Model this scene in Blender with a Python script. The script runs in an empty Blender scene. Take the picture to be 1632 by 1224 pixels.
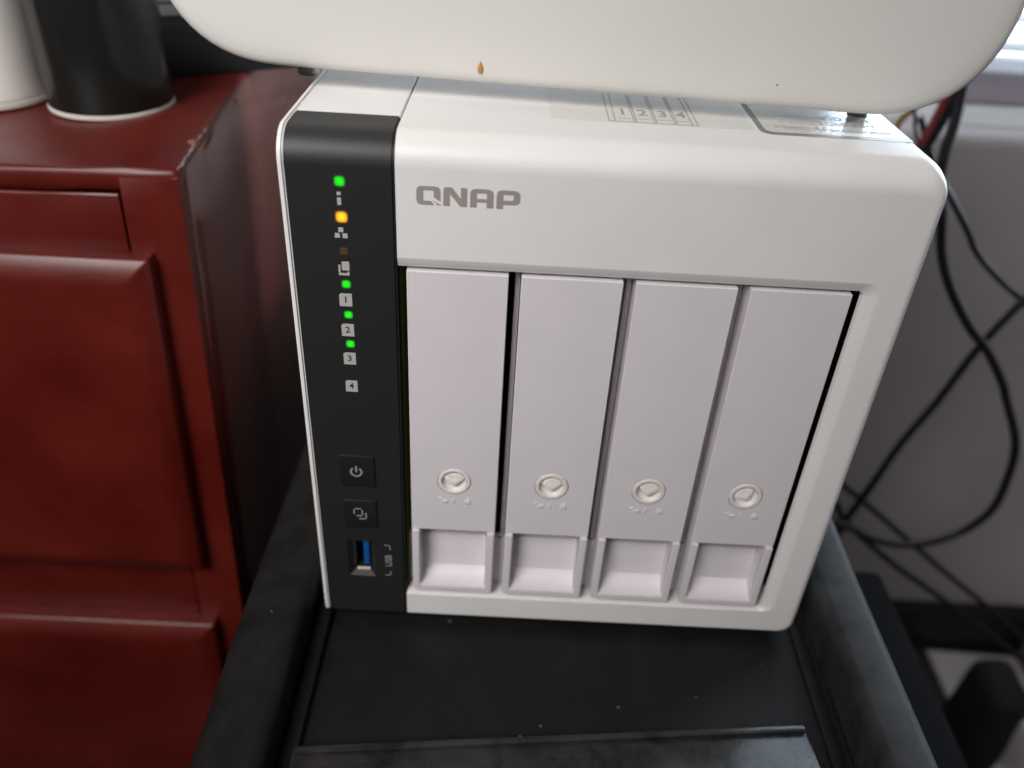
import bpy, bmesh, math, random
from mathutils import Vector, Matrix
random.seed(7)
S = 0.001                                   # everything below is written in millimetres
scene = bpy.context.scene
COL = scene.collection

# ------------------------------------------------------------------ camera
cam_d = bpy.data.cameras.new('camera'); cam = bpy.data.objects.new('camera', cam_d); COL.objects.link(cam)
r_ = Vector((0.99848159, 0.01933784, 0.05158063)); u_ = Vector((-0.0535083, 0.56299212, 0.82472828)); f_ = Vector((0.01309102, 0.826236, -0.563172))
M = Matrix((( r_.x, u_.x, -f_.x, 0.05565), (r_.y, u_.y, -f_.y, -0.190595), (r_.z, u_.z, -f_.z, 0.227333), (0, 0, 0, 1)))
cam.matrix_world = M
cam_d.sensor_fit = 'HORIZONTAL'; cam_d.sensor_width = 36; cam_d.lens = 29.3466
cam_d.clip_start = 0.01; cam_d.clip_end = 50
cam_d.dof.use_dof = True; cam_d.dof.focus_distance = 0.222; cam_d.dof.aperture_fstop = 9.0
scene.camera = cam

# ------------------------------------------------------------------ world and lamps
w = bpy.data.worlds.new('World'); scene.world = w; w.use_nodes = True
w.node_tree.nodes['Background'].inputs[0].default_value = (0.95, 0.93, 1.0, 1)
w.node_tree.nodes['Background'].inputs[1].default_value = 0.11
def area(name, loc, target, size, power, col):
    l = bpy.data.lights.new(name, 'AREA'); l.shape = 'DISK'; l.size = size; l.energy = power; l.color = col
    o = bpy.data.objects.new(name, l); COL.objects.link(o); o.location = loc
    o.rotation_euler = (Vector(target) - Vector(loc)).to_track_quat('-Z', 'Y').to_euler()
    return o
area('room_lamp', (-0.30, -0.48, 0.66), (-0.15, 0.05, 0.20), 0.45, 1.55, (1.0, 0.965, 0.93)).data.spread = math.radians(72)
area('window_light', (0.92, 0.68, 0.32), (0.1, 0.10, 0.13), 0.4, 20.0, (0.80, 0.90, 1.0))
vs = scene.view_settings
vs.view_transform = 'Standard'; vs.look = 'None'; vs.gamma = 1; vs.use_curve_mapping = False; vs.exposure = 0.12

# ------------------------------------------------------------------ materials
def nodes(name):
    m = bpy.data.materials.new(name); m.use_nodes = True
    nt = m.node_tree; return m, nt, nt.nodes['Principled BSDF']
def mat(name, col, rough=0.5, metal=0.0, bump=0.0, bscale=3000.0, var=0.0, vscale=30.0, coat=0.0, spec=0.5, rvar=0.0):
    m, nt, p = nodes(name)
    p.inputs['Roughness'].default_value = rough; p.inputs['Metallic'].default_value = metal
    p.inputs['Coat Weight'].default_value = coat; p.inputs['Coat Roughness'].default_value = 0.12
    p.inputs['Specular IOR Level'].default_value = spec
    p.inputs['Base Color'].default_value = (*col, 1)
    tc = nt.nodes.new('ShaderNodeTexCoord')
    if var > 0 or rvar > 0:
        n = nt.nodes.new('ShaderNodeTexNoise'); n.inputs['Scale'].default_value = vscale; n.inputs['Detail'].default_value = 6
        nt.links.new(tc.outputs['Object'], n.inputs['Vector'])
    if var > 0:
        cr = nt.nodes.new('ShaderNodeValToRGB'); cr.color_ramp.elements[0].position = 0.3; cr.color_ramp.elements[1].position = 0.7
        cr.color_ramp.elements[0].color = (*[c * (1 - var) for c in col], 1); cr.color_ramp.elements[1].color = (*[min(1, c * (1 + var)) for c in col], 1)
        nt.links.new(n.outputs['Fac'], cr.inputs['Fac']); nt.links.new(cr.outputs['Color'], p.inputs['Base Color'])
    if rvar > 0:
        mr = nt.nodes.new('ShaderNodeMapRange'); mr.inputs['From Min'].default_value = 0.35; mr.inputs['From Max'].default_value = 0.65
        mr.inputs['To Min'].default_value = max(0.02, rough - rvar); mr.inputs['To Max'].default_value = rough + rvar
        nt.links.new(n.outputs['Fac'], mr.inputs['Value']); nt.links.new(mr.outputs['Result'], p.inputs['Roughness'])
    if bump > 0:
        b = nt.nodes.new('ShaderNodeTexNoise'); b.inputs['Scale'].default_value = bscale; b.inputs['Detail'].default_value = 3
        nt.links.new(tc.outputs['Object'], b.inputs['Vector'])
        bp = nt.nodes.new('ShaderNodeBump'); bp.inputs['Strength'].default_value = bump; bp.inputs['Distance'].default_value = 0.0002
        nt.links.new(b.outputs['Fac'], bp.inputs['Height']); nt.links.new(bp.outputs['Normal'], p.inputs['Normal'])
    return m
def emit(name, col, strength, base=(0.02, 0.02, 0.02)):
    m, nt, p = nodes(name); p.inputs['Base Color'].default_value = (*base, 1); p.inputs['Specular IOR Level'].default_value = 0.15
    p.inputs['Emission Color'].default_value = (*col, 1); p.inputs['Emission Strength'].default_value = strength
    return m
def led_mat(name, core, edge, strength):
    """light pipe: brightest over the diode, dim at its edge"""
    m, nt, p = nodes(name); L = nt.links; p.inputs['Base Color'].default_value = (0.017, 0.017, 0.0175, 1); p.inputs['Specular IOR Level'].default_value = 0.4
    tc = nt.nodes.new('ShaderNodeTexCoord'); sp = nt.nodes.new('ShaderNodeSeparateXYZ'); L.new(tc.outputs['Generated'], sp.inputs[0])
    out = []
    for k in (0, 2):
        a = nt.nodes.new('ShaderNodeMath'); a.operation = 'SUBTRACT'; a.inputs[1].default_value = 0.5; L.new(sp.outputs[k], a.inputs[0])
        b = nt.nodes.new('ShaderNodeMath'); b.operation = 'ABSOLUTE'; L.new(a.outputs[0], b.inputs[0])
        c = nt.nodes.new('ShaderNodeMath'); c.operation = 'POWER'; c.inputs[1].default_value = 3.0; L.new(b.outputs[0], c.inputs[0]); out.append(c)
    ad = nt.nodes.new('ShaderNodeMath'); L.new(out[0].outputs[0], ad.inputs[0]); L.new(out[1].outputs[0], ad.inputs[1])
    rt = nt.nodes.new('ShaderNodeMath'); rt.operation = 'POWER'; rt.inputs[1].default_value = 1 / 3.0; L.new(ad.outputs[0], rt.inputs[0])
    cr = nt.nodes.new('ShaderNodeValToRGB'); e = cr.color_ramp.elements
    e[0].position = 0.10; e[0].color = (*core, 1); e[1].position = 0.52; e[1].color = (0, 0, 0, 1)
    n = e.new(0.32); n.color = (*edge, 1); n = e.new(0.43); n.color = (*[c * .12 for c in edge], 1)
    L.new(rt.outputs[0], cr.inputs['Fac']); L.new(cr.outputs['Color'], p.inputs['Emission Color']); p.inputs['Emission Strength'].default_value = strength
    return m
def dusty(name, col, rough, dust=0.35, speck=0.5, dcol=(0.30, 0.29, 0.27)):
    """dark plastic with a patchy dust film and single bright specks of lint"""
    m, nt, p = nodes(name); L = nt.links; p.inputs['Specular IOR Level'].default_value = 0.22
    tc = nt.nodes.new('ShaderNodeTexCoord')
    n = nt.nodes.new('ShaderNodeTexNoise'); n.inputs['Scale'].default_value = 55; n.inputs['Detail'].default_value = 12; n.inputs['Roughness'].default_value = 0.68
    n.inputs['Distortion'].default_value = 0.6
    L.new(tc.outputs['Object'], n.inputs['Vector'])
    cr = nt.nodes.new('ShaderNodeMapRange'); cr.inputs['From Min'].default_value = 0.36; cr.inputs['From Max'].default_value = 0.8; cr.inputs['To Max'].default_value = dust
    L.new(n.outputs['Fac'], cr.inputs['Value'])
    v = nt.nodes.new('ShaderNodeTexVoronoi'); v.inputs['Scale'].default_value = 160; v.inputs['Randomness'].default_value = 1
    L.new(tc.outputs['Object'], v.inputs['Vector'])
    lt = nt.nodes.new('ShaderNodeMath'); lt.operation = 'LESS_THAN'; lt.inputs[1].default_value = 0.085
    L.new(v.outputs['Distance'], lt.inputs[0])
    sep = nt.nodes.new('ShaderNodeSeparateColor'); L.new(v.outputs['Color'], sep.inputs['Color'])
    g = nt.nodes.new('ShaderNodeMath'); g.operation = 'GREATER_THAN'; g.inputs[1].default_value = 0.90; L.new(sep.outputs[0], g.inputs[0])
    mu = nt.nodes.new('ShaderNodeMath'); mu.operation = 'MULTIPLY'; L.new(lt.outputs[0], mu.inputs[0]); L.new(g.outputs[0], mu.inputs[1])
    mu2 = nt.nodes.new('ShaderNodeMath'); mu2.operation = 'MULTIPLY'; mu2.inputs[1].default_value = speck; L.new(mu.outputs[0], mu2.inputs[0])
    ad = nt.nodes.new('ShaderNodeMath'); ad.operation = 'MAXIMUM'; L.new(cr.outputs[0], ad.inputs[0]); L.new(mu2.outputs[0], ad.inputs[1])
    mx = nt.nodes.new('ShaderNodeMix'); mx.data_type = 'RGBA'; mx.inputs['A'].default_value = (*col, 1); mx.inputs['B'].default_value = (*dcol, 1)
    L.new(ad.outputs[0], mx.inputs['Factor']); L.new(mx.outputs['Result'], p.inputs['Base Color'])
    rr = nt.nodes.new('ShaderNodeMapRange'); rr.inputs['To Min'].default_value = rough; rr.inputs['To Max'].default_value = 0.95
    L.new(ad.outputs[0], rr.inputs['Value']); L.new(rr.outputs[0], p.inputs['Roughness'])
    b = nt.nodes.new('ShaderNodeTexNoise'); b.inputs['Scale'].default_value = 1500
    L.new(tc.outputs['Object'], b.inputs['Vector'])
    bp = nt.nodes.new('ShaderNodeBump'); bp.inputs['Strength'].default_value = 0.25; bp.inputs['Distance'].default_value = 0.0002
    L.new(b.outputs['Fac'], bp.inputs['Height']); L.new(bp.outputs['Normal'], p.inputs['Normal'])
    return m
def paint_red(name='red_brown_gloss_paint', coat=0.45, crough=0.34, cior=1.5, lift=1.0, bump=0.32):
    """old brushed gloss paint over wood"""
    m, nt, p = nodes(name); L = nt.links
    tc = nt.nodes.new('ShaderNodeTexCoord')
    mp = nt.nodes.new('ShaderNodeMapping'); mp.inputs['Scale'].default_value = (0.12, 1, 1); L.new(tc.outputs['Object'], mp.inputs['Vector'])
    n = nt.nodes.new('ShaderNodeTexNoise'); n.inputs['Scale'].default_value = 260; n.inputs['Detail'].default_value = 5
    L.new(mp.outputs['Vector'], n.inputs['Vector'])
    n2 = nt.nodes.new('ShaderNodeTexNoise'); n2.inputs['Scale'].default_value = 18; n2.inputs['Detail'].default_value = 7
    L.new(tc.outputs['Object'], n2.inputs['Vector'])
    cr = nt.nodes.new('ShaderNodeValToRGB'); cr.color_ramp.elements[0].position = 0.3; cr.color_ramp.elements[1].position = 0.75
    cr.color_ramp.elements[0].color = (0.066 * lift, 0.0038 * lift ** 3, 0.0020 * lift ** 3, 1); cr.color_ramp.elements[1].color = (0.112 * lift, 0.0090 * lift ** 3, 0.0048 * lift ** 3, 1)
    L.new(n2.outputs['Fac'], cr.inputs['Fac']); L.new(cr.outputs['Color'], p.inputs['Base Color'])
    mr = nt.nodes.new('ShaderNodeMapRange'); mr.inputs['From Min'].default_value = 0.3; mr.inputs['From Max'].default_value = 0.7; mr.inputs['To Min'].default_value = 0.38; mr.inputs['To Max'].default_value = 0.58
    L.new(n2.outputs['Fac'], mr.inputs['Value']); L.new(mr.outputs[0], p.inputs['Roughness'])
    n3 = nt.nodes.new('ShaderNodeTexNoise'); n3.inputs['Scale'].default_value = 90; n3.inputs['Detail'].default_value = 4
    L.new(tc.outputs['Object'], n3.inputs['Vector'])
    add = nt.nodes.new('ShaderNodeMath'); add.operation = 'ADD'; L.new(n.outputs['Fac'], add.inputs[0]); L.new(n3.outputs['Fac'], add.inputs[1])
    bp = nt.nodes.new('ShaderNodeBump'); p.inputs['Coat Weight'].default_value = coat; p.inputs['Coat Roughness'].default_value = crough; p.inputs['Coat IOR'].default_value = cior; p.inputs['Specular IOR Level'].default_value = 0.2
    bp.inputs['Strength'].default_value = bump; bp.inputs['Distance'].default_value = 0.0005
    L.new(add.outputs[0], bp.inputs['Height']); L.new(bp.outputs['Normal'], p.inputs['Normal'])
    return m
def slat_material():
    m, nt, p = nodes('white_blind_slat'); p.inputs['Base Color'].default_value = (0.8, 0.8, 0.8, 1); p.inputs['Roughness'].default_value = 0.4
    t = nt.nodes.new('ShaderNodeBsdfTranslucent'); t.inputs['Color'].default_value = (0.85, 0.85, 0.87, 1)
    mx = nt.nodes.new('ShaderNodeMixShader'); mx.inputs[0].default_value = 0.45
    nt.links.new(p.outputs[0], mx.inputs[1]); nt.links.new(t.outputs[0], mx.inputs[2]); nt.links.new(mx.outputs[0], nt.nodes['Material Output'].inputs['Surface'])
    return m
MT = dict(
    white=mat('white_shell_plastic', (0.76, 0.745, 0.735), 0.42, bump=0.14, bscale=2200, var=0.02, vscale=45, rvar=0.06),
    tray=mat('lavender_white_tray_plastic', (0.69, 0.65, 0.68), 0.45, bump=0.12, bscale=2200, var=0.02, vscale=60, rvar=0.07),
    cream=mat('cream_lock_plastic', (0.73, 0.69, 0.665), 0.45),
    black=mat('black_panel_plastic', (0.0145, 0.0145, 0.015), 0.5, bump=0.10, bscale=3500, spec=0.45),
    button=mat('black_button_plastic', (0.012, 0.012, 0.0125), 0.40, bump=0.06, bscale=3500, spec=0.4),
    inside=mat('bay_inside_black', (0.012, 0.011, 0.013), 0.6),
    print=mat('grey_panel_print', (0.42, 0.405, 0.39), 0.6),
    icon=mat('grey_button_print', (0.27, 0.27, 0.27), 0.6),
    logo=mat('warm_grey_logo_print', (0.30, 0.275, 0.26), 0.5),
    ink=mat('dark_print', (0.03, 0.03, 0.03), 0.6),
    green=led_mat('green_led', (0.01, 0.95, 0.01), (0.0, 0.62, 0.0), 1.0),
    amber=led_mat('amber_led', (1.0, 0.72, 0.02), (1.0, 0.36, 0.0), 1.2),
    dim=emit('dim_amber_led', (0.35, 0.2, 0.02), 0.12),
    off=mat('unlit_led', (0.016, 0.020, 0.017), 0.35),
    guide=emit('olive_light_leak', (0.25, 0.30, 0.0), 0.012, (0.015, 0.022, 0.004)),
    blue=mat('blue_usb_plastic', (0.004, 0.075, 0.30), 0.4),
    metal=mat('usb_metal', (0.75, 0.74, 0.70), 0.28, metal=1.0),
    sticker=mat('clear_beige_sticker', (0.70, 0.685, 0.65), 0.30),
    sticker2=mat('glossy_white_sticker', (0.66, 0.65, 0.62), 0.16, bump=0.25, bscale=900),
    sgrey=mat('sticker_grey_print', (0.22, 0.215, 0.205), 0.22),
    sprint=mat('sticker_pale_print', (0.34, 0.33, 0.32), 0.4),
    device=mat('cream_white_device_plastic', (0.67, 0.655, 0.625), 0.36, bump=0.05, bscale=900, var=0.015, vscale=18, rvar=0.05),
    under=mat('device_rear_plastic', (0.40, 0.39, 0.37), 0.5),
    foot=mat('grey_rubber', (0.20, 0.17, 0.15), 0.7),
    drip=mat('orange_brown_drip', (0.50, 0.25, 0.06), 0.4),
    speck=mat('dark_speck', (0.02, 0.02, 0.02), 0.7),
    red=paint_red(),
    scuff_glint=mat('pale_scuff_highlight', (0.42, 0.33, 0.33), 0.5),
    redside_reflect=paint_red('smoother_red_brown_paint_reflection_tint', 1.0, 0.16, 1.8, 1.35, 0.12),  # same cabinet paint, glossier, with the side's bright reflection lightened into its colour
    wood=mat('bare_wood_chip', (0.24, 0.11, 0.06), 0.8, var=0.3, vscale=300),
    can=mat('glossy_black_can_wrap', (0.007, 0.009, 0.008), 0.26, coat=0.15, spec=0.35, rvar=0.06, vscale=20),
    canrim=mat('off_white_can_rim', (0.55, 0.53, 0.49), 0.45),
    canwhite=mat('white_can_body', (0.86, 0.84, 0.80), 0.5, var=0.04, vscale=40),
    box=mat('matte_black_box', (0.010, 0.011, 0.012), 0.5, bump=0.1, bscale=400),
    paper=mat('paper_white', (0.80, 0.77, 0.74), 0.8, var=0.06, vscale=30),
    greenink=mat('green_print', (0.02, 0.30, 0.05), 0.5),
    cart=dusty('black_cart_plastic', (0.006, 0.0064, 0.0068), 0.5, 0.02, 0.35),
    rim=dusty('dusty_black_rim_plastic', (0.007, 0.007, 0.0075), 0.72, 0.10, 0.7),
    rim2=dusty('lightly_dusty_black_rim_plastic', (0.0045, 0.0044, 0.0045), 0.6, 0.045, 0.5),
    lip=dusty('glossy_black_lip_plastic', (0.010, 0.010, 0.011), 0.16, 0.16, 0.6),
    crate=mat('dark_crate_plastic', (0.007, 0.007, 0.0075), 0.9, spec=0.05),
    cable=mat('black_cable_rubber', (0.010, 0.011, 0.012), 0.5),
    redcable=mat('red_cable_rubber', (0.33, 0.02, 0.03), 0.45),
    tan=mat('tan_cable_rubber', (0.42, 0.24, 0.07), 0.5),
    tan2=mat('brown_cardboard', (0.20, 0.13, 0.09), 0.8, var=0.1, vscale=60),
    wall=mat('painted_wall', (0.56, 0.51, 0.50), 0.75, bump=0.15, bscale=160, var=0.07, vscale=6),
    sillm=mat('sill_paint', (0.60, 0.57, 0.53), 0.45, var=0.1, vscale=14),
    frame=mat('window_frame_paint', (0.36, 0.31, 0.34), 0.5),
    slat=slat_material(),
    sky=emit('daylight_sky', (0.70, 0.86, 1.0), 6.0),
    skirt=mat('black_skirting_paint', (0.012, 0.012, 0.012), 0.55),
    floor=mat('dark_floor', (0.045, 0.035, 0.03), 0.6, var=0.3, vscale=30),
    bag=mat('black_bag_fabric', (0.012, 0.011, 0.014), 0.8, bump=0.5, bscale=900),
)

# ------------------------------------------------------------------ mesh helpers (millimetres in, metres out)
def link(name, me, m, parent=None):
    o = bpy.data.objects.new(name, me); COL.objects.link(o)
    if m: me.materials.append(m)
    if parent: o.parent = parent
    return o
def obj(name, bm, m, parent=None, ang=35):
    bmesh.ops.recalc_face_normals(bm, faces=bm.faces[:])
    for v in bm.verts: v.co *= S
    me = bpy.data.meshes.new(name); bm.to_mesh(me); bm.free()
    for p in me.polygons: p.use_smooth = True
    me.set_sharp_from_angle(angle=math.radians(ang))
    return link(name, me, m, parent)
def empty(name, loc=(0, 0, 0)):
    o = bpy.data.objects.new(name, None); COL.objects.link(o); o.location = Vector(loc) * S; o.empty_display_size = 0.02
    return o
def tag(o, label, cat, group=None):
    o['label'] = label; o['category'] = cat
    if group: o['group'] = group
    return o
def structure(o): o['kind'] = 'structure'; return o
def box(bm, x0, x1, y0, y1, z0, z1, bev=0.0, seg=2):
    vs_ = [bm.verts.new((x, y, z)) for x in (x0, x1) for y in (y0, y1) for z in (z0, z1)]
    idx = [(0, 1, 3, 2), (4, 6, 7, 5), (0, 4, 5, 1), (2, 3, 7, 6), (0, 2, 6, 4), (1, 5, 7, 3)]
    fs = [bm.faces.new([vs_[i] for i in f]) for f in idx]
    if bev > 0:
        es = list({e for f in fs for e in f.edges})
        bmesh.ops.bevel(bm, geom=es, offset=bev, segments=seg, profile=0.5, affect='EDGES')
    return bm
def B(*a, **k): return box(bmesh.new(), *a, **k)
def loft(bm, loops, cap=True, closed=True):
    rows = [[bm.verts.new(p) for p in l] for l in loops]
    n = len(rows[0])
    for a, b in zip(rows, rows[1:]):
        for i in range(n if closed else n - 1):
            j = (i + 1) % n
            bm.faces.new((a[i], a[j], b[j], b[i]))
    if cap:
        bm.faces.new(rows[0]); bm.faces.new(rows[-1][::-1])
    return bm
def prism(pts, y0, y1, bm=None, plane='XZ', bev=0.0):
    """flat outline pts extruded between two depths"""
    bm = bm or bmesh.new()
    f = {'XZ': lambda a, b, d: (a, d, b), 'XY': lambda a, b, d: (a, b, d), 'YZ': lambda a, b, d: (d, a, b)}[plane]
    before = set(bm.edges)
    loft(bm, [[f(a, b, y0) for a, b in pts], [f(a, b, y1) for a, b in pts]])
    if bev > 0:
        bmesh.ops.recalc_face_normals(bm, faces=bm.faces[:])
        bmesh.ops.bevel(bm, geom=[e for e in bm.edges if e not in before and e.calc_face_angle(0) > .5], offset=bev, segments=2, affect='EDGES')
    return bm
def rrect(x0, x1, z0, z1, r, n=6):
    """rounded rectangle outline, r = (bl, br, tr, tl)"""
    if not isinstance(r, tuple): r = (r,) * 4
    out = []
    for (cx, cz, rr, a0) in ((x0 + r[0], z0 + r[0], r[0], 180), (x1 - r[1], z0 + r[1], r[1], 270), (x1 - r[2], z1 - r[2], r[2], 0), (x0 + r[3], z1 - r[3], r[3], 90)):
        for k in range(n + 1):
            a = math.radians(a0 + 90 * k / n); out.append((cx + rr * math.cos(a), cz + rr * math.sin(a)))
    return out
def lathe(bm, prof, c, axis='Y', seg=48):
    """prof = [(radius, offset along the axis)]"""
    rows = []
    for (r, d) in prof:
        row = []
        for k in range(seg):
            a = 2 * math.pi * k / seg; ca, sa = r * math.cos(a), r * math.sin(a)
            row.append(bm.verts.new((c[0] + ca, c[1] + d, c[2] + sa) if axis == 'Y' else (c[0] + ca, c[1] + sa, c[2] + d)))
        rows.append(row)
    for a, b in zip(rows, rows[1:]):
        for k in range(seg):
            j = (k + 1) % seg; bm.faces.new((a[k], a[j], b[j], b[k]))
    bm.faces.new(rows[0]); bm.faces.new(rows[-1][::-1])
    return bm
def cut(o, cutter):
    """difference, applied; the cutter is removed"""
    md = o.modifiers.new('cut', 'BOOLEAN'); md.operation = 'DIFFERENCE'; md.object = cutter; md.solver = 'EXACT'
    bpy.context.view_layer.update()
    me = bpy.data.meshes.new_from_object(o.evaluated_get(bpy.context.evaluated_depsgraph_get()))
    o.modifiers.clear(); old = o.data; nm = old.name; mats = [m for m in old.materials]
    o.data = me; bpy.data.meshes.remove(old); me.name = nm
    me.materials.clear()
    me.materials.append(mats[0])
    for p in me.polygons: p.material_index = 0; p.use_smooth = True
    me.set_sharp_from_angle(angle=math.radians(28))
    bpy.data.objects.remove(cutter)
    wn = o.modifiers.new('even_shading', 'WEIGHTED_NORMAL'); wn.keep_sharp = True; wn.weight = 100
def spline(pts, n=10):
    P = [Vector(p) for p in pts]; P = [P[0] * 2 - P[1]] + P + [P[-1] * 2 - P[-2]]; out = []
    for i in range(1, len(P) - 2):
        for k in range(n):
            t = k / n; a, b, c, d = P[i - 1:i + 3]
            out.append(0.5 * ((2 * b) + (c - a) * t + (2 * a - 5 * b + 4 * c - d) * t * t + (3 * b - a - 3 * c + d) * t ** 3))
    return out + [P[-2]]
def tube(pts, r, bm=None, seg=10, n=10):
    bm = bm or bmesh.new(); P = spline(pts, n); loops = []; up = Vector((0, 1, 0))
    for i, p in enumerate(P):
        t = (P[min(i + 1, len(P) - 1)] - P[max(i - 1, 0)]).normalized()
        s = t.cross(up)
        if s.length < 1e-3: s = t.cross(Vector((1, 0, 0)))
        s.normalize(); q = s.cross(t); up = q
        loops.append([p + (s * math.cos(2 * math.pi * k / seg) + q * math.sin(2 * math.pi * k / seg)) * r for k in range(seg)])
    return loft(bm, loops)
def text_bm(s, size, place, bold=0.018):
    """built-in font as flat mesh; place(x, y) -> position in mm"""
    cu = bpy.data.curves.new('t', 'FONT'); cu.body = s; cu.size = size; cu.align_x = 'CENTER'; cu.align_y = 'CENTER'; cu.resolution_u = 3; cu.offset = bold * size
    o = bpy.data.objects.new('t', cu); COL.objects.link(o); bpy.context.view_layer.update()
    me = bpy.data.meshes.new_from_object(o.evaluated_get(bpy.context.evaluated_depsgraph_get()))
    bm = bmesh.new(); bm.from_mesh(me)
    for v in bm.verts: v.co = Vector(place(v.co.x, v.co.y))
    bpy.data.objects.remove(o); bpy.data.curves.remove(cu); bpy.data.meshes.remove(me)
    return bm

# ------------------------------------------------------------------ the setting: floor, wall, sill, sky
structure(obj('floor', B(-1500, 1800, -1500, 600, -560, -520), MT['floor']))
WX0, WX1 = 290, 1300                                    # window opening in the wall
bm = bmesh.new()
box(bm, -1500, 1800, 440, 560, -519, 48, 12, 5); box(bm, -1500, WX0, 440, 560, 48.2, 900); box(bm, WX1, 1800, 440, 560, 48.2, 900); box(bm, WX0 + .2, WX1 - .2, 440, 560, 620, 900)
structure(obj('wall', bm, MT['wall']))
structure(obj('skirting_board', B(-1500, 1800, 424, 439.5, -518, -458, 3), MT['skirt']))
structure(obj('sky', B(-600, 2400, 760, 762, -300, 1400), MT['sky']))
win = tag(empty('window', (WX0, 515, 50)), 'daylit window with mauve painted frame behind the storage unit', 'window')
def wpart(name, bm, m):
    bmesh.ops.translate(bm, verts=bm.verts[:], vec=(-WX0, -515, -50)); return obj(name, bm, m, win)
wpart('sill', B(WX0 + .5, WX1 - .5, 456, 514, 48.3, 49.6, .5, 2), MT['sillm'])
wpart('frame_rail', B(WX0 + .5, WX1 - .5, 515, 545, 50.3, 84, 2), MT['frame'])
wpart('frame_stile', B(WX0 + .5, WX0 + 30, 515, 545, 84.3, 619, 2), MT['frame'])
wpart('frame_stile', B(WX1 - 30, WX1 - .5, 515, 545, 84.3, 619, 2), MT['frame'])
blind = tag(empty('window_blind', (WX0, 500, 82)), 'white slatted blind in the bright window at the upper right', 'blind')
bl = B(0, WX1 - WX0 - 70, -10, 12, -1, 9, 3); bmesh.ops.translate(bl, verts=bl.verts[:], vec=(35, 0, 0))
obj('bottom_rail', bl, MT['slat'], blind)
prof = [(-12, -4.5), (-6, .2), (0, 2.5), (6, 2.0), (12, -1.0), (12, -1.6), (6, 1.4), (0, 1.9), (-6, -.4), (-12, -5.1)]
base = None
for k in range(24):
    if base is None:
        base = obj('slat', prism([(a, b + 19) for a, b in prof], 35, WX1 - WX0 - 35, plane='YZ'), MT['slat'], blind)
    else:
        o = base.copy(); COL.objects.link(o); o.location.z = k * 0.0205; o.rotation_euler.x = random.uniform(-.04, .04)

# ------------------------------------------------------------------ network storage unit
H = 164.7; SEAM = 27.8; W = 160.0
nas = tag(empty('network_storage'), 'white four-bay network storage unit with black control panel standing on the black tray', 'network storage')
FR = 7.5
TW = 26.2; PITCH = 29.45; X0 = 30.0
def fil(y, R): return 0.0 if y >= R else R - math.sqrt(max(0, R * R - (R - y) ** 2))
def side_profile(y0, ytop, zb, ztop, R, n=16):
    pts = [(y0, zb)]
    for k in range(n + 1):
        a = math.radians(90 * k / n); pts.append((y0 + R - R * math.cos(a), ztop - R + R * math.sin(a)))
    return pts + [(ytop, ztop), (ytop, zb)]
# left shell: thin cheek whose edge shows beside the black panel, and the white cover on top
obj('side_shell', prism(side_profile(0.2, 219, 0.5, H, FR + .6), 0, 1.5, plane='YZ', bev=.45), MT['white'], nas)
obj('top_cover', prism([(1.7, 16.9), (26.4, 16.9), (26.9, 16.0), (SEAM - .35, 16.0), (SEAM - .35, 219), (1.7, 219)], H - 6, H - .05, plane='XY', bev=.25), MT['white'], nas)
panel = obj('control_panel', prism(side_profile(0.1, 16.6, 0.6, H - .25, FR + .4), 1.6, SEAM - .25, plane='YZ', bev=.5), MT['black'], nas)
c1 = bmesh.new()
loft(c1, [[(x, y, z) for x, z in rrect(x0, x1, z0, z1, .5, 3)] for (y, x0, x1, z0, z1) in ((-2, 8.2, 19.0, 16.3, 34.5), (0.1, 9.2, 18.1, 18.0, 33.9), (1.6, 11.0, 16.5, 19.8, 33.0), (13, 11.0, 16.5, 19.8, 33.0))])
cut(panel, obj('c', c1, MT['black']))
# main white shell: lofted front to back, larger fillet along the top edge
ys = [0, .15, .4, .8, 1.3, 2, 2.8, 3.8, 5, 6.2, 7.5, 120, 218, 219]
loops = []
for y in ys:
    e = 1.2 if y == 219 else 0
    it, ir, ib = fil(y, FR) + e, fil(y, 2.6) + e, fil(y, 1.6) + e
    rt = max(1.2, 7.0 - it * .5); rb = 4.2
    loops.append([(x, y, z) for x, z in rrect(SEAM + .1, W - ir, 0 + ib, H - it, (.05, rb, rt, .05), 8)])
bezel = obj('front_shell', loft(bmesh.new(), loops), MT['white'], nas)
c2 = bmesh.new()
OP = [(-1, .12), (0, .12)]
lp = []
for y, e in OP: lp.append((y, 20, 151 + e, 10.3 - e, 134 + e, 3.6))
lp += [(.10, 20, 150.4, 10.35, 133.7, 3.5), (.5, 20, 149.0, 10.4, 132.5, 3.0), (1.1, 20, 147.2, 10.6, 131.2, 1.6), (2.3, 20, 146.9, 10.7, 130.95, 1.2), (2.6, 20, 157.0, 10.75, 131.2, 1.2), (150, 20, 157.0, 10.9, 131.2, 1.2)]
loft(c2, [[(x, y, z) for x, z in rrect(x0, x1, z0, z1, (.05, r, r, .05), 6)] for (y, x0, x1, z0, z1, r) in lp])
cut(bezel, obj('c', c2, MT['white']))
for (fx, fy) in ((14, 14), (146, 14), (14, 200), (146, 200)):
    obj('foot', lathe(bmesh.new(), [(5.5, -4.0), (6, -3.6), (6, .4), (5, .5)], (fx, fy, 0), 'Z', 20), MT['foot'], nas)
ln = bmesh.new(); box(ln, SEAM + .3, 146.3, 60, 62, 11.1, 130.8)
box(ln, 150.5, 152, 2.9, 61.8, 11.1, 130.8)
obj('bay_liner', ln, MT['inside'], nas)
for k in range(3): obj('bay_divider', B(X0 + k * PITCH + TW + 1.75, X0 + (k + 1) * PITCH - .15, 7.5, 58, 33.0, 129.8, .2), MT['tray'], nas)
obj('bay_sill', B(SEAM + .4, 146.2, 6.5, 9, 11.1, 32.5, .4), MT['tray'], nas)
obj('light_leak', B(SEAM + .05, SEAM + .6, 3.0, 40, 11.3, 130.7), MT['guide'], nas)
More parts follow.
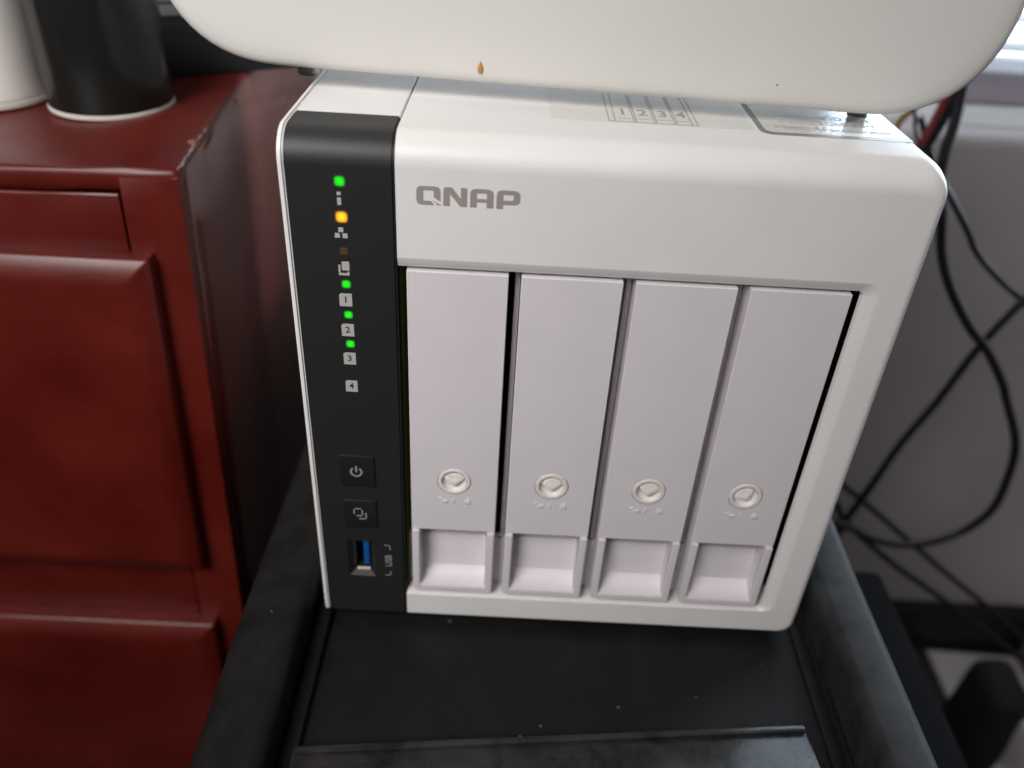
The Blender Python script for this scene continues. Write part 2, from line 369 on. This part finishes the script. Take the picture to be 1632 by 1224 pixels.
obj('screw', lathe(bmesh.new(), [(1.1, 0), (1.1, -.6), (.7, -.9)], (57.7, 6.6, 33.2), 'Y', 14), MT['metal'], nas)

# --- drive trays
def tray_meshes():
    h = TW / 2
    # face: plate with a round hole left for the lock dish
    face = bmesh.new()
    face_o = B(-h, h, .6, 45, 40.0, 130.2, .35, 3)
    hb = bmesh.new(); lathe(hb, [(5.15, -4), (5.15, 3.0)], (0, 0, 60.3), 'Y', 48)
    f = obj('tray_face', face_o, MT['tray']); cut(f, obj('c', hb, MT['tray']))
    # lower frame with the finger pocket
    fr = bmesh.new()
    zt, zb = 39.9, 12.9
    U = [(-h + .1, zt), (-h + .1, zb + .5), (-h + .6, zb), (h - .6, zb), (h - .1, zb + .5), (h - .1, zt), (h - 2.5, zt), (h - 2.5, zb + 2.7), (h - 2.7, zb + 2.5), (-h + 2.7, zb + 2.5), (-h + 2.5, zb + 2.7), (-h + 2.5, zt)]
    prism(U, -.15, 12, fr, bev=.3)
    frame = obj('handle_frame', fr, MT['tray'], ang=40)
    # pocket: scoop that curves from the deep back wall down and forward to the floor
    pk = bmesh.new(); a, b = -h + 2.62, h - 2.62
    prof = [(1.2, zb + 2.5)]
    for k in range(13):
        t = math.radians(90 * k / 12); prof.append((1.6 + 9.4 * math.sin(t), zb + 2.55 + 21.0 * (1 - math.cos(t)) ))
    prof += [(11.0, 44.0), (.9, 44.0)]
    rows = [[pk.verts.new((x, y, z)) for y, z in prof] for x in (a, b)]
    n = len(prof)
    for i in range(n - 1): pk.faces.new((rows[0][i], rows[0][i + 1], rows[1][i + 1], rows[1][i]))
    for row in rows: pk.faces.new(row)
    pocket = obj('finger_pocket', pk, MT['tray'], ang=30)
    # lock: ring, dish and the pick-shaped core
    ring = obj('lock_ring', lathe(bmesh.new(), [(3.66, 2.6), (3.66, .66), (3.78, .45), (4.0, .40), (4.7, .40), (4.9, .46), (4.98, .7), (4.98, 2.6)], (0, 0, 60.3), 'Y', 56), MT['cream'], ang=60)
    dish = obj('lock_dish', lathe(bmesh.new(), [(3.62, 2.7), (3.62, .9), (3.4, 1.35), (2.6, 1.75), (.4, 1.85)], (0, 0, 60.3), 'Y', 56), MT['cream'], ang=50)
    core = bmesh.new(); pts = [(-3.5, .55), (-1.2, -1.6), (0, -2.25), (1.2, -1.6), (3.5, .55)]
    for k in range(1, 10):
        t = math.radians(10 + 160 * k / 10); pts.append((3.45 * math.cos(t), .5 + 2.3 * math.sin(t)))
    def sc(k, y, dy=0): return [(x * k * .88, y + (dz * .12), 60.75 + dz * k * .95) for x, dz in pts]
    loft(core, [sc(1, 2.2), sc(1, 1.0), sc(.93, .72), sc(.6, .58), sc(.2, .54)])
    core_o = obj('lock_core', core, MT['cream'], ang=50)
    # raised symbols: open padlock, index mark, closed padlock
    sy = bmesh.new()
    def arc(cx, cz, r, a0, a1):
        P = [(cx + r * math.cos(math.radians(a0 + (a1 - a0) * k / 8)), .55, cz + r * math.sin(math.radians(a0 + (a1 - a0) * k / 8))) for k in range(9)]
        tube(P, .17, sy, 6, 2)
    box(sy, -3.6, -1.9, .32, .9, 51.6, 52.9, .12); arc(-4.1, 52.9, .75, 0, 180)
    box(sy, -.17, .17, .35, .9, 51.7, 53.6, .08)
    box(sy, 3.3, 5.1, .32, .9, 51.6, 52.9, .12); arc(4.2, 52.9, .65, 0, 180)
    sym = obj('lock_symbols', sy, MT['tray'])
    return f, frame, pocket, ring, core_o, sym, dish
proto = tray_meshes()
rot = [0, 0, .12, -.55]
for i in range(4):
    cx = X0 + TW / 2 + i * PITCH
    if i == 0:
        tr = proto[0]; kids = proto[1:]
    else:
        tr = proto[0].copy(); COL.objects.link(tr); kids = [k.copy() for k in proto[1:]]
        for k in kids: COL.objects.link(k)
    tr.name = 'drive_tray' if i == 0 else 'drive_tray.%03d' % i
    tr.parent = nas; tr.location = Vector((cx, random.uniform(-.15, .15), 0)) * S
    for k in kids: k.parent = tr
    if rot[i]:
        k = kids[3]; a = rot[i]; c = Vector((0, 0, 60.3)) * S
        k.rotation_euler = (0, a, 0); k.location = c - Matrix.Rotation(a, 3, 'Y') @ c
# --- control panel print, lamps, buttons, port
YP = 0.1
def pnl(name, bm, m, parent=None): return obj(name, bm, m, parent or panel)
def led(x, z, s, m): return pnl('status_light', prism(rrect(x - s / 2, x + s / 2, z - s / 2, z + s / 2, .25, 3), YP - .06, YP + .5), MT[m])
led(14.6, 153.1, 3.1, 'green'); led(14.55, 144.0, 3.5, 'amber'); led(14.5, 134.9, 1.9, 'dim'); led(14.6, 125.6, 2.8, 'green')
led(14.65, 116.6, 2.7, 'green'); led(14.65, 107.6, 2.8, 'green'); led(14.5, 98.6, 1.9, 'off')
bm = bmesh.new(); box(bm, 13.75, 14.7, YP - .05, YP + .3, 149.6, 150.4); box(bm, 13.75, 14.7, YP - .05, YP + .3, 147.1, 149.0)
pnl('information_icon', bm, MT['print'])
bm = bmesh.new()
for (x, z) in ((14.15, 140.6), (13.2, 139.05), (15.1, 139.05)): box(bm, x - .62, x + .62, YP - .05, YP + .3, z - .62, z + .62)
pnl('network_icon', bm, MT['print'])
bm = bmesh.new(); prism(rrect(13.75, 15.7, 129.5, 132.0, .25, 2), YP - .05, YP + .3, bm)
prism([(12.9, 131.0), (13.4, 131.0), (13.4, 128.75), (15.1, 128.75), (15.1, 129.2), (15.6, 129.2), (15.6, 128.1), (12.9, 128.1)], YP - .05, YP + .3, bm)
pnl('copy_icon', bm, MT['print'])
for n_, z in (('1', 121.0), ('2', 111.9), ('3', 102.9), ('4', 93.8)):
    x = 14.2
    t = pnl('number_tag', prism([(x - 1.1, z + 1.9), (x - 1.65, z + 1.4), (x - 1.65, z - 1.9), (x + 1.65, z - 1.9), (x + 1.65, z + 1.9)], YP - .05, YP + .3), MT['print'])
    pnl('numeral', text_bm(n_, 2.6, lambda a, b: (x + a, YP - .08, z + b)), MT['ink'], t)
def button(name, x0, x1, z0, z1):
    g = pnl('button_gap', prism(rrect(x0 - .28, x1 + .28, z0 - .28, z1 + .28, .8, 4), YP - .02, YP + .5), MT['inside'])
    b = bmesh.new(); loft(b, [[(x, y, z) for x, z in rrect(x0 + e, x1 - e, z0 + e, z1 - e, .7, 4)] for y, e in ((1.0, 0), (-.12, 0), (-.32, .12), (-.40, .35))])
    return pnl(name, b, MT['button'])
pb = button('power_button', 9.0, 19.5, 57.2, 69.0)
YB = -.40
bm = bmesh.new(); cx, cz = 13.9, 63.0; ro, ri = 1.9, 1.3
o_, i_ = [], []
for k in range(33):
    a = math.radians(90 + 36 + (360 - 72) * k / 32); o_.append((cx + ro * math.cos(a), cz + ro * math.sin(a))); i_.append((cx + ri * math.cos(a), cz + ri * math.sin(a)))
loft(bm, [[(x, YB - .05, z) for x, z in o_], [(x, YB - .05, z) for x, z in i_]], cap=False, closed=False)
box(bm, cx - .28, cx + .28, YB - .05, YB + .2, cz - .1, cz + 2.2)
pnl('power_icon', bm, MT['icon'], pb)
cb = button('copy_button', 9.1, 19.5, 40.0, 51.4)
bm = bmesh.new(); yb = (YB - .05, YB + .2)
def stroke(pts, wd):
    for (a, b), (c, d) in zip(pts, pts[1:]):
        box(bm, min(a, c) - wd / 2, max(a, c) + wd / 2, yb[0], yb[1], min(b, d) - wd / 2, max(b, d) + wd / 2)
stroke([(12.4, 46.2), (12.4, 48.1), (14.4, 48.1)], .42); stroke([(13.2, 45.2), (14.9, 45.2), (14.9, 47.4)], .42); stroke([(14.0, 44.0), (16.0, 44.0), (16.0, 46.4)], .42)
pnl('copy_icon', bm, MT['icon'], cb)
port = pnl('usb_port', B(10.7, 16.8, 12, 13.2, 20.2, 33.2), MT['inside'])
pnl('usb_tongue', B(14.0, 15.9, 1.8, 12, 21.6, 32.7, .2), MT['blue'], port)
pnl('usb_contact', B(11.9, 16.2, .5, 1.1, 20.3, 21.3, .12), MT['canrim'], port)
pnl('usb_shield', B(11.05, 11.35, 1.8, 12, 20.9, 32.8), MT['metal'], port)
ub = bmesh.new()
def st2(pts, wd):
    for (a, b), (c, d) in zip(pts, pts[1:]):
        box(ub, min(a, c) - wd / 2, max(a, c) + wd / 2, YP - .05, YP + .2, min(b, d) - wd / 2, max(b, d) + wd / 2)
st2([(21.2, 32.4), (22.9, 32.4), (22.9, 30.6)], .32); st2([(21.2, 18.9), (22.9, 18.9), (22.9, 20.4)], .32)
pnl('usb_bracket_print', ub, MT['icon'])
pnl('usb_lettering', text_bm('USB', 3.0, lambda a, b: (22.4 - b, YP - .06, 25.5 + a)), MT['icon'])

# --- logo on the header, letters drawn as outlines
lg0x, lg0z, lw, lh = 32.9, 148.4, 25.3, 4.75
def letter(polys, name='logo_letter'):
    b = bmesh.new()
    for p in polys: prism([(lg0x + x, lg0z + z) for x, z in p], -.05, .3, b)
    return obj(name, b, MT['logo'], bezel)
h = lh
def ring_poly(x0, x1, z0, z1, r, tx, tz):
    """four bars of a rounded ring"""
    out = rrect(x0, x1, z0, z1, r, 4); return out
# Q : ring with a diagonal tail
def band(outer, inner):
    b = bmesh.new(); n = len(outer)
    y0, y1 = -.05, .3
    lo = [[(lg0x + x, y, lg0z + z) for x, z in l] for l, y in ((outer, y1), (outer, y0), (inner, y0), (inner, y1))]
    rows = [[b.verts.new(p) for p in l] for l in lo]
    for a, c in zip(rows, rows[1:]):
        for i in range(n - 1): b.faces.new((a[i], a[i + 1], c[i + 1], c[i]))
    return b
# outline of Q runs from the tail round to the tail
qo = [(4.4, 0), (1.25, 0), (.55, .2), (.15, .65), (0, 1.25), (0, 3.5), (.15, 4.1), (.55, 4.55), (1.25, 4.75), (4.6, 4.75), (5.3, 4.55), (5.7, 4.1), (5.85, 3.5), (5.85, .95)]
qi = [(3.5, 1.05), (2.2, 1.05), (1.9, 1.05), (1.75, 1.08), (1.7, 1.3), (1.7, 3.3), (1.72, 3.6), (1.85, 3.68), (2.2, 3.7), (3.6, 3.7), (3.95, 3.68), (4.1, 3.6), (4.15, 3.3), (4.15, 2.05)]
obj('logo_letter', band(qo, qi), MT['logo'], bezel)
letter([[(3.4, 1.55), (4.6, .7), (5.0, .05), (6.1, .05)]])
letter([[(6.5, 0), (6.5, 4.2), (6.9, 4.75), (8.6, 4.75), (10.7, 2.0), (10.7, 4.75), (12.25, 4.75), (12.25, 0), (10.6, 0), (8.1, 3.1), (8.1, 0)]])
ao = [(12.95, 0), (12.95, 3.5), (13.1, 4.2), (13.6, 4.6), (14.3, 4.75), (17.1, 4.75), (17.9, 4.6), (18.4, 4.2), (18.6, 3.5), (18.6, 0)]
ai = [(14.6, 0), (14.6, 3.45), (14.62, 3.6), (14.65, 3.65), (14.7, 3.65), (16.8, 3.65), (16.85, 3.65), (16.9, 3.6), (16.95, 3.45), (16.95, 0)]
obj('logo_letter', band(ao, ai), MT['logo'], bezel)
letter([[(14.6, 1.35), (16.95, 1.35), (16.95, 2.25), (14.6, 2.25)]])
po = [(19.3, 0), (19.3, 3.5), (19.45, 4.2), (19.95, 4.6), (20.6, 4.75), (23.6, 4.75), (24.4, 4.55), (24.85, 4.1), (25.0, 3.5), (25.0, 2.3), (24.85, 1.7), (24.4, 1.3), (23.6, 1.1), (20.95, 1.1)]
pi_ = [(20.95, 0), (20.95, 3.4), (20.97, 3.55), (21.0, 3.6), (21.05, 3.6), (23.1, 3.6), (23.2, 3.6), (23.3, 3.55), (23.35, 3.4), (23.35, 2.5), (23.3, 2.3), (23.2, 2.22), (23.1, 2.2), (20.95, 2.2)]
obj('logo_letter', band(po, pi_), MT['logo'], bezel)

# --- stickers on top
ZT = H + .06
s1 = obj('bay_number_sticker', prism(rrect(64.6, 116.0, 20, 78, .5, 2), H - .1, ZT, plane='XY'), MT['sticker'], nas)
dg = bmesh.new()
def hl(x0, x1, y0, y1): box(dg, x0, x1, y0, y1, ZT - .02, ZT + .03)
for x in (79.2, 80.8, 85.6, 86.2, 90.8, 91.4, 96.0, 96.6, 100.4, 101.8): hl(x, x + .3, 21.6, 46)
hl(79.2, 102.1, 21.0, 21.5); hl(82.0, 85.2, 24.0, 24.3); hl(86.6, 90.4, 24.0, 24.3); hl(91.8, 95.6, 24, 24.3); hl(97, 100.2, 24, 24.3)
obj('bay_diagram', dg, MT['sprint'], s1)
for n_, x in zip('1234', (83.4, 88.6, 93.8, 98.6)):
    obj('numeral', text_bm(n_, 5.6, lambda a, b: (x + a, 29.5 + b * 1.3, ZT + .04)), MT['sprint'], s1)
obj('sticker_heading', text_bm('HDD / SSD', 6, lambda a, b: (90 + a, 50 + b, ZT + .04)), MT['sprint'], s1)
s2 = obj('feature_sticker', prism(rrect(117.4, 155.6, 17.8, 86, (3.2, .6, 3, 3), 4), H - .1, ZT, plane='XY'), MT['sgrey'], nas)
obj('sticker_field', prism(rrect(119.0, 155.2, 19.9, 84, (2.2, .3, 2, 2), 4), H, ZT + .03, plane='XY'), MT['sticker2'], s2)
for k, tx in enumerate(('• NPU AI accelerator', '• 1 x 2.5GbE port', '• M.2 / HDD bays')):
    obj('sticker_lettering', text_bm(tx, 3.5, lambda a, b: (137.0 + a, 24.2 + 5.0 * k + b * 1.2, ZT + .08), 0), MT['sprint'], s2)

# ------------------------------------------------------------------ white device standing on top
dev = tag(empty('white_device', (68.5, 28, 169.4)), 'upright white rounded plastic device standing on the storage unit, orange drip on its face', 'device')
DW, DH, DD = 211.0, 165.0, 60.0
def squircle(w_, h_, r, n=14, e=2.35):
    out = []
    for (sx, sz, a0) in ((-1, -1, 180), (1, -1, 270), (1, 1, 0), (-1, 1, 90)):
        cx, cz = sx * (w_ / 2 - r), sz * (h_ / 2 - r)
        for k in range(n + 1):
            a = math.radians(a0 + 90 * k / n); c_, s_ = math.cos(a), math.sin(a)
            out.append((cx + r * math.copysign(abs(c_) ** (2 / e), c_), cz + r * math.copysign(abs(s_) ** (2 / e), s_)))
    return out
lo = []
for y, e in ((0, 9), (.05, 5), (.25, 2.6), (.7, 1.3), (1.5, .45), (2.6, .1), (4, 0), (9, .1), (16, 1.5), (24, 4), (32, 7.5), (37, 11), (39, 15)):
    lo.append([(x, y, DH / 2 + z) for x, z in squircle(DW - 2 * e, DH - 2 * e, 31 - e * .8)])
obj('body', loft(bmesh.new(), lo), MT['device'], dev, ang=60)
for fx in (-72, 79.0):
    obj('foot', lathe(bmesh.new(), [(2.6, -5.15), (3.0, -4.6), (2.3, -3), (2.8, .5)], (fx, 16.5, 0), 'Z', 18), MT['foot'], dev)
# drip and specks on the face
dp = bmesh.new(); lz = 4.4
P = [(0, 1.5), (.35, .9), (.75, -.1), (.8, -.9), (.4, -1.5), (-.1, -1.65), (-.55, -1.3), (-.7, -.5), (-.45, .5)]
loft(dp, [[(-22.5 + x * k, -.05 - y, lz + z * k) for x, z in P] for k, y in ((1, 0), (.85, .25), (.5, .42), (.1, .48))])
obj('dried_drip', dp, MT['drip'], dev)
for (x, z, r) in ((52, 6.0, .22),):
    obj('speck', lathe(bmesh.new(), [(r, .1), (r * .8, -.08)], (x, 0, z), 'Y', 8), MT['speck'], dev)
dev.rotation_euler = (0, math.radians(.5), math.radians(-3.4))

# ------------------------------------------------------------------ black tray cart
cart = tag(empty('tray_cart', (80, 0, -4)), 'black plastic cart with raised dusty rims carrying the storage unit', 'cart')
def cpart(name, bm, m, ang=35):
    bmesh.ops.translate(bm, verts=bm.verts[:], vec=(-80, 0, 4)); return obj(name, bm, m, cart, ang)
cpart('tray_floor', B(-3, 168, -260, 300, -10, -4.2), MT['cart'])
# low step just inside the left rim
cpart('inner_step', B(-2.8, 2.0, -258, 298, -4.0, -1.2, .8), MT['cart'])
cpart('inner_step', B(161, 165.2, -258, 298, -4.0, -2.8, .5), MT['cart'])
def rim(x0, x1, inner_right):
    pr = [(x0, -60), (x0, 8)] + [(x0 + 4 - 4 * math.cos(math.radians(a)), 8 + 4 * math.sin(math.radians(a))) for a in (30, 60, 90)] + \
         [(x1 - 4 + 4 * math.sin(math.radians(a)), 8 + 4 * math.cos(math.radians(a))) for a in (0, 30, 60, 90)] + [(x1, -60)]
    b = bmesh.new(); n = 14
    loft(b, [[(x + .35 * math.sin(k * 1.7), -262 + k * (562 / n), z + .3 * math.sin(k * 2.3)) for x, z in pr] for k in range(n + 1)])
    return b
cpart('rim', rim(-24, -3.6, True), MT['rim2'], 50)
cpart('rim', rim(169, 186, False), MT['rim'], 50)
cpart('rim', B(-3.4, 168.8, 300.5, 318, -60, 12, 3, 3), MT['rim2'])
cpart('body', B(-22, 184, -258, 316, -515, -60.3, 6, 3), MT['crate'])
# glossy plate lying across the front of the tray, its edge a little askew
pl = tag(empty('black_plate', (80, -60, -3)), 'thin glossy black plastic plate lying askew across the front of the cart tray', 'plate')
b = B(-78, 76, -60, 16, 1.0, 5.0, .8, 2)
o = obj('sheet', b, MT['lip'], pl)
b = B(-77, 75.6, 13.6, 15.8, 5.1, 6.0, .4, 2); obj('raised_edge', b, MT['lip'], pl)
pl.rotation_euler = (math.radians(-2), 0, math.radians(5.6))

# ------------------------------------------------------------------ red cabinet
cab = tag(empty('drawer_cabinet'), 'red-brown painted wooden drawer cabinet with chipped glossy paint on the left', 'cabinet')
CT = 124.5
def shear(bm):
    for v in bm.verts:
        x, y, z = v.co
        v.co.x = x - (CT - z) * .030 - min(120, max(0, y - 76)) * .105
        v.co.z = z + max(-60, (x + 55)) * .03
    return bm
def rough_edges(bm, amt=.18):
    for v in bm.verts: v.co += Vector((random.uniform(-amt, amt), random.uniform(-amt, amt), random.uniform(-amt, amt)))
    return bm
def kpart(name, bm, m='red', ang=40): return obj(name, shear(bm), MT[m], cab, ang)
CL = -420
def longbox(x0, x1, y0, y1, z0, z1, bev, seg=3, cuts=24, amt=.15):
    b = B(x0, x1, y0, y1, z0, z1, bev, seg=seg)
    es = [e for e in b.edges if abs(e.verts[0].co.x - e.verts[1].co.x) > 40 or abs(e.verts[0].co.y - e.verts[1].co.y) > 40 or abs(e.verts[0].co.z - e.verts[1].co.z) > 40]
    bmesh.ops.subdivide_edges(b, edges=es, cuts=cuts, use_grid_fill=True)
    return rough_edges(b, amt)
kpart('top_board', longbox(CL, -55, 75.2, 340, 115.8, CT, 2.6, amt=.2))
kpart('carcass', longbox(CL + 2, -54.9, 84, 338, -500, 121.6, .4, cuts=20, amt=.03), 'redside_reflect')
kpart('stile', longbox(-75.4, -55.1, 75.12, 83.8, -480, 121.7, .4, cuts=40, amt=.12))
kpart('rail', longbox(CL, -76.3, 75.8, 83.8, 90, 115.2, .9, cuts=30, amt=.15))
kpart('rail', longbox(CL, -76.3, 76.2, 83.8, -104, -54, .7, cuts=30, amt=.1))
def drawer(z0, z1):
    b = bmesh.new(); x0, x1 = CL, -67.5
    lo = []
    for y, e, r in ((76.0, 0, .5), (70.2, 0, .6), (69.3, .2, .8), (68.6, .8, 1.0), (66.6, 5.4, 1.0), (66.1, 6.8, 1.0), (65.85, 8.2, 1.0), (65.8, 10, .8)):
        lo.append([(x, y, z) for x, z in rrect(x0 + e, x1 - e, z0 + e, z1 - e, r, 3)])
    return loft(b, lo)
kpart('drawer_front', drawer(-59, 94.2), ang=50)
kpart('drawer_front', drawer(-270, -96.5), ang=50)
ch = bmesh.new()
loft(ch, [[(-57.4 + x * k, 104 + y * k, CT - 1.75 + z) for x, y in ((-1.2, -3.8), (1.6, -4.4), (2.6, -1), (2.2, 3), (.4, 4.6), (-1.5, 2.2), (-2, -.8))] for k, z in ((1, 0), (.9, 1.2), (.5, 1.75))])
kpart('chipped_edge', ch, 'wood', 60)
for (y, ln, wd, off) in ((80, 2.2, .35, .0), (83.6, 3.0, .5, .25), (88.5, 2.6, .35, -.1), (93, 1.6, .3, .2), (97.5, 2.4, .4, .05), (111, 3.2, .3, -.1), (120, 2.0, .3, .1)):
    sc_ = bmesh.new(); P = [(math.cos(a) * ln * (1 + .25 * math.sin(3 * a + y)), math.sin(a) * wd * (1 + .4 * math.cos(2 * a + y))) for a in [k * math.pi / 5 for k in range(10)]]
    loft(sc_, [[(-55.72 + (q + off) * .7 + d * .7, y + p, CT - .72 - (q + off) * .7 + d * .7) for p, q in P] for d in (-.25, .12)])
    kpart('scuff_highlight', sc_, 'scuff_glint', 60)  # pale slivers: edge scuffs with the white highlight streak painted in

# ------------------------------------------------------------------ cans and boxes on the cabinet
def zc(x): return CT + max(-60, x + 55) * .03 + .3
can = tag(empty('black_can', (-105.5, 146, zc(-105))), 'glossy black cylindrical can with a white bottom rim on the red cabinet', 'can', 'cans on the red cabinet')
obj('can_body', lathe(bmesh.new(), [(22.6, 2.0), (23.1, 2.2), (23.3, 3.2), (23.3, 158), (22, 162), (15, 166)], (0, 0, 0), 'Z', 72), MT['can'], can, 50)
obj('bottom_rim', lathe(bmesh.new(), [(22.4, 0), (23.3, .3), (23.5, .9), (23.4, 1.6), (22.8, 1.9)], (0, 0, 0), 'Z', 72), MT['canrim'], can, 50)
can2 = tag(empty('white_can', (-156.5, 149, zc(-156))), 'plain white cylindrical can cut off by the left picture edge', 'can', 'cans on the red cabinet')
obj('can_body', lathe(bmesh.new(), [(24.5, 3.1), (25.0, 3.4), (25.2, 5), (25.2, 158), (23, 163)], (0, 0, 0), 'Z', 72), MT['canwhite'], can2, 50)
obj('bottom_rim', lathe(bmesh.new(), [(24.3, 0), (25.3, .5), (25.5, 1.4), (25.2, 2.7), (24.6, 3.0)], (0, 0, 0), 'Z', 72), MT['canrim'], can2, 50)
bb = tag(empty('black_box', (-75, 196, zc(-90) + .6)), 'matte black box lying behind the cans at the back of the red cabinet', 'box')
obj('carton', B(-48, 46, 0, 60, 0, 21, 1.2), MT['box'], bb)
bb.rotation_euler = (0, 0, math.radians(30))
wb = tag(empty('white_carton', (-84, 210, zc(-90) + 22)), 'small white carton with green print on top of the black box', 'carton')
obj('carton', B(-30, 26, 0, 40, 0, 26, .6), MT['paper'], wb)
obj('printed_line', B(-29, 25, -.12, .3, 5.0, 6.0), MT['ink'], wb)
obj('printed_patch', B(-16, 14, -.14, .3, 12.0, 25), MT['greenink'], wb)
wb.rotation_euler = (0, 0, math.radians(24))

# ------------------------------------------------------------------ cables beside the wall
def cable(name, pts, r, m, label):
    pts = [Vector(p) + Vector((random.uniform(-.7, .7), random.uniform(-2, 2), random.uniform(-.7, .7))) for p in pts]
    tag(obj(name, tube(pts, r), MT[m], None, 80), label, 'cable', 'cables hanging between storage unit and wall')
cable('looped_cable', [(272, 262, 200), (284, 252, 119), (284, 250, 91), (288, 250, 71), (294, 250, 58), (303, 250, 34), (315, 250, 13), (334, 250, -12), (351, 250, -28), (372, 250, -53), (380, 250, -66), (396, 250, -97), (405, 250, -130), (404, 250, -160), (389, 250, -185), (362, 250, -194), (333, 250, -191), (310, 250, -183), (270, 252, -168), (220, 254, -160)], 2.8, 'cable', 'thick black cable hanging in a wide loop right of the storage unit')
cable('thin_cable', [(290, 300, 95), (308, 300, 66), (323, 300, 49), (340, 300, 28), (353, 300, 13), (372, 300, -3), (397, 300, -21), (450, 302, -60), (520, 305, -140)], 2.1, 'cable', 'thin black cable bending right across the wall above the loop')
cable('crossing_cable', [(420, 268, 60), (392, 269, 28), (374, 270, -2), (360, 270, -40), (349, 270, -82), (335, 270, -119), (326, 270, -155), (319, 270, -190), (311, 270, -215), (290, 270, -260)], 2.5, 'cable', 'black cable running from upper right down to the left across the loop')
cable('lower_cable', [(290, 284, -160), (312, 281, -187), (325, 280, -205), (371, 280, -245), (422, 280, -283), (469, 280, -316), (519, 280, -352), (600, 282, -410)], 2.5, 'cable', 'lower of two parallel black cables descending right towards the floor')
cable('upper_cable', [(285, 300, -152), (319, 300, -182), (340, 300, -199), (388, 300, -237), (438, 300, -276), (488, 300, -316), (528, 300, -349), (610, 302, -415)], 2.5, 'cable', 'upper of two parallel black cables descending right towards the floor')
cable('red_cable', [(290, 262, 150), (280, 261, 110), (276, 260, 98), (268, 260, 70), (255, 260, 20)], 1.9, 'redcable', 'red cable showing behind the top right corner of the storage unit')
cable('flat_black_cable', [(298, 268, 160), (287, 267, 116), (282, 266, 96), (274, 266, 70), (262, 266, 20)], 3.6, 'cable', 'broad black cable beside the red cable behind the storage unit')
cable('tan_cable', [(270, 242, 135), (256, 241, 114), (252, 240, 108), (246, 240, 80)], 1.6, 'tan', 'short tan cable end behind the storage unit under the white device')
cable('small_black_cable', [(248, 242, 128), (256, 240, 113), (262, 240, 103), (274, 240, 80)], .9, 'cable', 'very thin black wire crossing the tan cable behind the storage unit')

# ------------------------------------------------------------------ clutter on the floor at the right
cr = tag(empty('storage_crate', (226, -40, -520)), 'dark plastic crate standing on the floor right of the cart', 'crate')
obj('crate_body', B(-36, 38, -160, 168, 0.2, 400, 4, 2), MT['crate'], cr)
obj('crate_rim', B(-38, 41, -164, 171, 400.2, 420, 5, 3), MT['crate'], cr)
sh = tag(obj('paper_sheet', prism([(543, 232), (800, 215), (812, 408), (545, 419)], -519.6, -516, plane='XY'), MT['paper']), 'white sheet of paper on the floor against the wall at lower right', 'paper')
cd = tag(obj('cardboard_strip', B(640, 900, 380, 415, -515.6, -490, 2), MT['tan2']), 'brown cardboard strip lying on the white paper by the wall', 'cardboard')
bk = tag(empty('white_carton_on_floor', (612, 278, -515.5)), 'white carton with a dark printed mark on the floor beside the black bag', 'carton')
obj('carton_body', B(-48, 110, -45, 42, .3, 62, 2), MT['paper'], bk)
obj('printed_mark', B(-40, -22, -45.4, -44, 24, 42), MT['ink'], bk)
obj('printed_mark', B(-30, 60, -25, -13, 61.8, 62.4), MT['ink'], bk)
bk.rotation_euler = (0, 0, math.radians(12))
bg = B(-19, 19, -30, 30, -58, 62, 14, 5); bmesh.ops.subdivide_edges(bg, edges=[e for e in bg.edges if e.calc_length() > 12], cuts=5, use_grid_fill=True)
for v in bg.verts:
    n_ = v.co / 60; k = .05 * math.sin(6 * n_.x + 2 + 3 * n_.z) + .04 * math.sin(9 * n_.y + 5 * n_.z)
    v.co = Vector((v.co.x * (1 + k) * (1.06 - .12 * n_.z) + 5 * n_.z, v.co.y * (1 + k), max(-57, v.co.z)))
bag = tag(obj('black_bag', bg, MT['bag'], None, 60), 'black bag with rounded corners standing on the papers at the lower right', 'bag')
bag.location = Vector((524, 292, -458)) * S

scene.render.resolution_x = 1024; scene.render.resolution_y = 768
